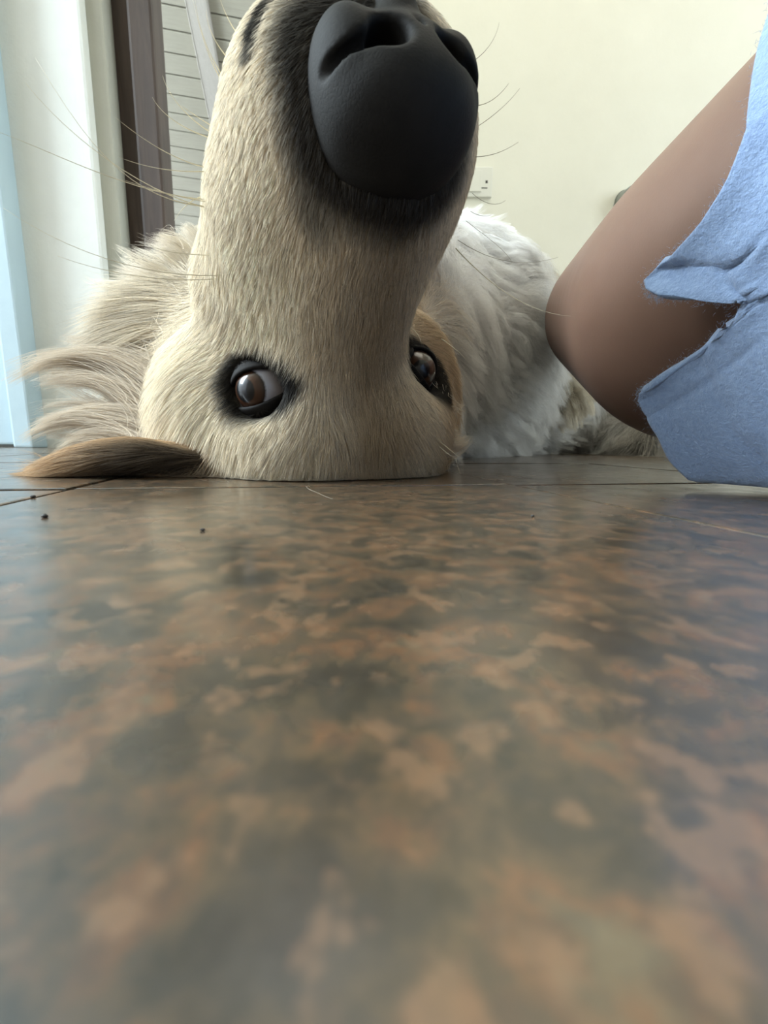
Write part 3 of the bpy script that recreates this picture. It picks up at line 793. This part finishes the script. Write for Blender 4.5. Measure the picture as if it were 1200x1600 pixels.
def tube(name, pts, r0, r1, mat, seg=5):
    pts = np.array(pts); n = len(pts); VV, FF = [], []
    for i in range(n):
        t_ = norm(pts[min(i + 1, n - 1)] - pts[max(i - 1, 0)])
        a_ = norm(np.cross(t_, [0.3, 0.2, 0.93])); b_ = np.cross(t_, a_)
        r_ = r0 + (r1 - r0) * i / (n - 1)
        for k in range(seg): VV.append(pts[i] + r_ * (a_ * math.cos(6.2832 * k / seg) + b_ * math.sin(6.2832 * k / seg)))
    for i in range(n - 1):
        for k in range(seg):
            k2 = (k + 1) % seg; FF.append((i * seg + k, i * seg + k2, (i + 1) * seg + k2, (i + 1) * seg + k))
    FF.append(tuple(range(seg))[::-1]); FF.append(tuple((n - 1) * seg + k for k in range(seg)))
    return mesh_obj(name, VV, FF, mat)
for trk, d0, d1_, li in WH:
    ctl = [at(px, py, d) for (px, py), d in zip(trk, np.linspace(d0, d1_, len(trk)))]
    under_dog(tube('whisker', bez(ctl, 16), 0.00022 if li else 0.00010, 0.00004, M_WHISK if li else M_WHISKD))
print('fur done', round(time.time() - T0, 1))

#@@PERSON
# ------------------------------------------------------------------ the person beside the camera: one bent leg in view
KNEE = np.array([0.2059, 0.4191, 0.1384]); MID = np.array([0.1829, 0.2417, 0.0956]); HIP = np.array([0.2385, -0.099, 0.1432])
RK, RM, RH = 0.0571, 0.0797, 0.0917
def s_person(P):
    d = rcone(P, KNEE, MID, RK, RM)
    d = np.minimum(d, rcone(P, MID, HIP, RM, RH))
    d = smin(d, rcone(P, KNEE + [0.035, -0.02, -0.045], (0.325, 0.16, 0.052), 0.034, 0.040), 0.02)     # folded shin and calf
    d = smin(d, rcone(P, (0.325, 0.16, 0.052), (0.37, -0.02, 0.038), 0.040, 0.030), 0.03)
    d = smin(d, rcone(P, (0.37, -0.02, 0.034), (0.30, -0.13, 0.028), 0.030, 0.022), 0.03)              # foot
    d = smin(d, ell(P, (0.34, -0.20, 0.13), (0.15, 0.12, 0.125)), 0.06)                                # hip
    return smax(d, 0.0015 - P[:, 2], 0.004)
person = empty('person', (0.25, 0.1, 0)); tag(person, 'person in blue fleece shorts sitting beside the dog, bare bent knee in view', 'person')
PI_ = Matrix.Translation((-0.25, -0.1, 0))
def under_person(o): o.parent = person; o.matrix_parent_inverse = PI_; return o
lV, lF = surface_nets(s_person, (0.08, -0.36, -0.006), (0.52, 0.52, 0.30), 0.005)
def relax(V, F, n):
    e = np.concatenate([F[:, [k, (k + 1) % 4]] for k in range(4)]); e = np.concatenate([e, e[:, ::-1]])
    cnt = np.bincount(e[:, 0], minlength=len(V))[:, None].clip(1)
    for _ in range(n):
        A_ = np.stack([np.bincount(e[:, 0], V[e[:, 1], k], len(V)) for k in range(3)], 1) / cnt
        V = V * 0.4 + A_ * 0.6
    return V
lV = relax(lV, lF, 24); lV[:, 2] = np.maximum(lV[:, 2], 0.001)
lg = under_person(quads_obj('body', lV, lF, M_SKIN)); lg['label'] = 'bare bent leg with rounded knee'

# shorts: a sleeve round the thigh, split by a side slit
AX = [np.array(KNEE), np.array(MID), np.array(HIP), np.array(HIP) + np.array([0.10, -0.16, 0.01])]; AR = [RK, RM, RH, RH + 0.02]
segl = [np.linalg.norm(AX[i + 1] - AX[i]) for i in range(3)]; cum = np.cumsum([0] + segl)
def axis_at(s):
    s = np.atleast_1d(s); p = np.stack([np.interp(s, cum, [a_[k] for a_ in AX]) for k in range(3)], -1)
    r_ = np.interp(s, cum, AR); e = 0.03
    p1 = np.stack([np.interp(np.clip(s + e, 0, cum[-1]), cum, [a_[k] for a_ in AX]) for k in range(3)], -1)
    p0 = np.stack([np.interp(np.clip(s - e, 0, cum[-1]), cum, [a_[k] for a_ in AX]) for k in range(3)], -1)
    return p, unit(p1 - p0), r_
def sleeve(s, th, off=0.010):
    s, th = np.broadcast_arrays(np.asarray(s, float), np.asarray(th, float)); sh = s.shape
    p, t_, r_ = axis_at(s.ravel()); th = th.ravel()
    side_ = unit(np.cross(np.array([0, 0, 1.0])[None], t_))          # towards the camera side or away
    side_ = np.where((side_[:, :1] > 0), -side_, side_); up_ = unit(np.cross(t_, side_)); up_ = np.where(up_[:, 2:] < 0, -up_, up_)
    of = np.asarray(off).ravel() if np.ndim(off) else off
    P_ = p + (r_ + of)[:, None] * (np.cos(th)[:, None] * up_ + np.sin(th)[:, None] * side_)
    P_[:, 2] = np.maximum(P_[:, 2], 0.004)
    return P_.reshape(sh + (3,))
SS, TT = np.meshgrid(np.linspace(0.08, 0.46, 620), np.radians(np.linspace(0, 165, 620)), indexing='ij')
def sag(th):
    t_ = np.where(th < -math.pi / 2, th + 2 * math.pi, th)
    return 0.024 * sstep(math.radians(112), math.radians(165), t_) * sstep(-math.radians(300), -math.radians(150), -t_)
GP = sleeve(SS, TT, 0.0125 + sag(TT)); GPX = project(GP)
def find(px, py):
    e = np.hypot(GPX[..., 0] - px, GPX[..., 1] - py) + np.where(GPX[..., 2] < 0.04, 1e6, 0)
    e = np.where(e < 6, e * 0.2 + GPX[..., 2] * 100, e + 1000)         # front surface wins
    i = np.unravel_index(np.argmin(e), e.shape); return SS[i], TT[i]
up_hem = [find(*p) for p in ((1046, 460), (1022, 452), (1014, 438), (1030, 412), (1050, 388), (1075, 340), (1100, 290), (1140, 205), (1172, 130))]
lo_hem = [find(*p) for p in ((1034, 588), (1016, 600), (1012, 614), (1024, 640), (1045, 672), (1062, 705), (1085, 728))]
apex = find(1172, 474)
mid_up = find(1110, 468); mid_lo = find(1098, 545)
def mono(h, sg):                                       # keep the hem angles in order round the leg
    out = [h[0]]
    for a_, b_ in h[1:]:
        lim = out[-1][1] + sg * math.radians(0.6)
        out.append((a_, min(b_, lim) if sg < 0 else max(b_, lim)))
    return out
up_hem = mono(up_hem, -1); lo_hem = mono(lo_hem, 1)
print('up', [(round(a_, 3), round(math.degrees(b_))) for a_, b_ in up_hem], 'lo', [(round(a_, 3), round(math.degrees(b_))) for a_, b_ in lo_hem], 'apex', round(apex[0], 3), round(math.degrees(apex[1])), mid_up, mid_lo)
NJ, NT = 150, 80
def cloth_grid():
    hem_t = [b_ for a_, b_ in up_hem]; hem_s = [a_ for a_, b_ in up_hem]
    lo_t = [b_ - 2 * math.pi for a_, b_ in lo_hem]; lo_s = [a_ for a_, b_ in lo_hem]
    xs = np.array(hem_t + [math.radians(-30), math.radians(-120)] + lo_t[::-1]); ys_ = np.array(hem_s + [hem_s[-1], max(lo_s[-1], 0.25)] + lo_s[::-1])
    o_ = np.argsort(xs); xs, ys_ = xs[o_], ys_[o_]
    e0 = sorted([up_hem[0], mid_up, apex]); e1 = sorted([lo_hem[0], mid_lo, apex])
    G = np.zeros((NJ + 1, NT + 1, 3)); send = cum[2] - 0.01
    for j in range(NJ + 1):
        u = j / NJ; u = u - 0.94 * math.sin(2 * math.pi * u) / (2 * math.pi)      # rows crowd at the slit edges
        th_h = up_hem[0][1] * (1 - u) + (lo_hem[0][1] - 2 * math.pi) * u
        sh = np.interp(th_h, xs, ys_)
        t = np.linspace(0, 1, NT + 1) ** 1.35
        ss = sh + (send - sh) * t
        ta = np.interp(ss, [p[0] for p in e0], [p[1] for p in e0]); tb = np.interp(ss, [p[0] for p in e1], [p[1] for p in e1]) - 2 * math.pi
        th = ta * (1 - u) + tb * u
        dh = ss - sh                                        # distance from the hem
        de = np.minimum(u, 1 - u) * 2 * math.pi * 0.09      # distance from the slit edges
        before = ss < apex[0]
        off = 0.0085 + 0.004 * np.exp(-dh / 0.02) + 0.003 * np.sin(th * 3 + 1.0) * np.exp(-dh / 0.08)
        off += 0.0014 * np.exp(-(dh / 0.006) ** 2) + 0.0010 * np.exp(-((dh - 0.031) / 0.0016) ** 2) * (0.7 + 0.3 * np.sin(th * 90)) - 0.0012 * np.exp(-((dh - 0.0275) / 0.0014) ** 2)
        off += np.where(before, 0.0014 * np.exp(-(de / 0.006) ** 2) - 0.0012 * np.exp(-((de - 0.011) / 0.0014) ** 2) * (0.6 + 0.4 * np.sin(ss * 900)), 0)
        off += sag(th)
        P_ = sleeve(ss, th, off)
        nz = vnoise(P_, 42, 31)[:, 0] * 0.0022 + vnoise(P_, 130, 32)[:, 1] * 0.0007
        G[j] = sleeve(ss, th, off + nz)
    return G
G = cloth_grid()
V_ = G.reshape(-1, 3); F_ = [(j * (NT + 1) + k, (j + 1) * (NT + 1) + k, (j + 1) * (NT + 1) + k + 1, j * (NT + 1) + k + 1) for j in range(NJ) for k in range(NT)]
bm = bmesh.new(); vv = [bm.verts.new(v) for v in V_]; bm.verts.ensure_lookup_table()
for f in F_: bm.faces.new([vv[i] for i in f])
bmesh.ops.remove_doubles(bm, verts=bm.verts, dist=0.0004)
bmesh.ops.recalc_face_normals(bm, faces=bm.faces)
me = bpy.data.meshes.new('shorts'); bm.to_mesh(me); bm.free(); me.materials.append(M_FLEECE)
me.polygons.foreach_set('use_smooth', [True] * len(me.polygons))
sh_ = under_person(link(bpy.data.objects.new('shorts', me))); sh_['label'] = 'pale blue fleece shorts with a slit side hem'
md = sh_.modifiers.new('thickness', 'SOLIDIFY'); md.thickness = 0.0032; md.offset = 0
# seat of the shorts round the hips (out of the picture)
# short fuzz standing off the fleece
gv = V_; gf = np.array(F_)
def w_cl(C, n_): return vis_w(C, n_) * (C[:, 1] > 0.03)
rt = scatter(gv, gf, 26000, w_cl)
rt = np.concatenate([rt, G[0, :30].repeat(25, 0) + rng.normal(0, .0012, (750, 3)), G[-1, :30].repeat(25, 0) + rng.normal(0, .0012, (750, 3)), G[:, 0].repeat(22, 0) + rng.normal(0, .0012, ((NJ + 1) * 22, 3))])
ax_p = np.array([0.2, 0.2, 0.1]); nn_ = unit(rt - np.array([axis_at(0.2)[0][0]]))
pp_, rr_ = grow(rt, nn_, rng.normal(0, 1, rt.shape), np.full(len(rt), 0.0013) * rng.uniform(.5, 1.2, len(rt)), np.full(len(rt), 0.7), rng.normal(0, .3, rt.shape), 4, 0, 0, np.full(len(rt), 0.00003))
M_FUZZ = m_fur('fleece_fuzz', 0.9)
fz = under_person(hair_obj('fleece_fuzz', pp_, rr_, np.array([0.32, 0.42, 0.57]) * rng.uniform(.8, 1.2, (len(rt), 1)), M_FUZZ))
print('all', round(time.time() - T0, 1))

# grit and a loose hair on the tiles
M_GRIT = N('dark_grit'); M_GRIT.base((0.03, 0.026, 0.022), 0.8); M_GRIT = M_GRIT.m
for px, py, r_, lab in ((52, 778, 0.0007, 'speck of dark grit on the pale tile at the left edge, below the ear tip'),
                        (70, 809, 0.0007, 'lowest speck of dark grit on the pale tile left of the ear'),
                        (317, 830, 0.0005, 'speck of dark grit on the tile in front of the left eye'),
                        (832, 808, 0.0005, 'speck of dark grit on the tile in front of the white belly')):
    p_ = on_floor(px, py)
    bm = bmesh.new(); bmesh.ops.create_icosphere(bm, subdivisions=2, radius=r_)
    for v in bm.verts: v.co = v.co * random.uniform(0.75, 1.15); v.co.z = v.co.z * 0.7
    me = bpy.data.meshes.new('grit_speck'); bm.to_mesh(me); bm.free(); me.materials.append(M_GRIT)
    o = link(bpy.data.objects.new('grit_speck', me)); o.location = (p_[0], p_[1], r_ * 0.6)
    tag(o, lab, 'grit', group='specks of grit on the tiles')
pts = [on_floor(px, py) + [0, 0, 0.0006] for px, py in ((478, 762), (484, 772), (492, 768), (497, 774), (507, 779), (520, 783))]
lh = tube('loose_hair', bez(pts, 20), 0.00007, 0.00004, M_WHISKD); tag(lh, 'loose pale dog hair lying curled on the tile before the forehead', 'hair')
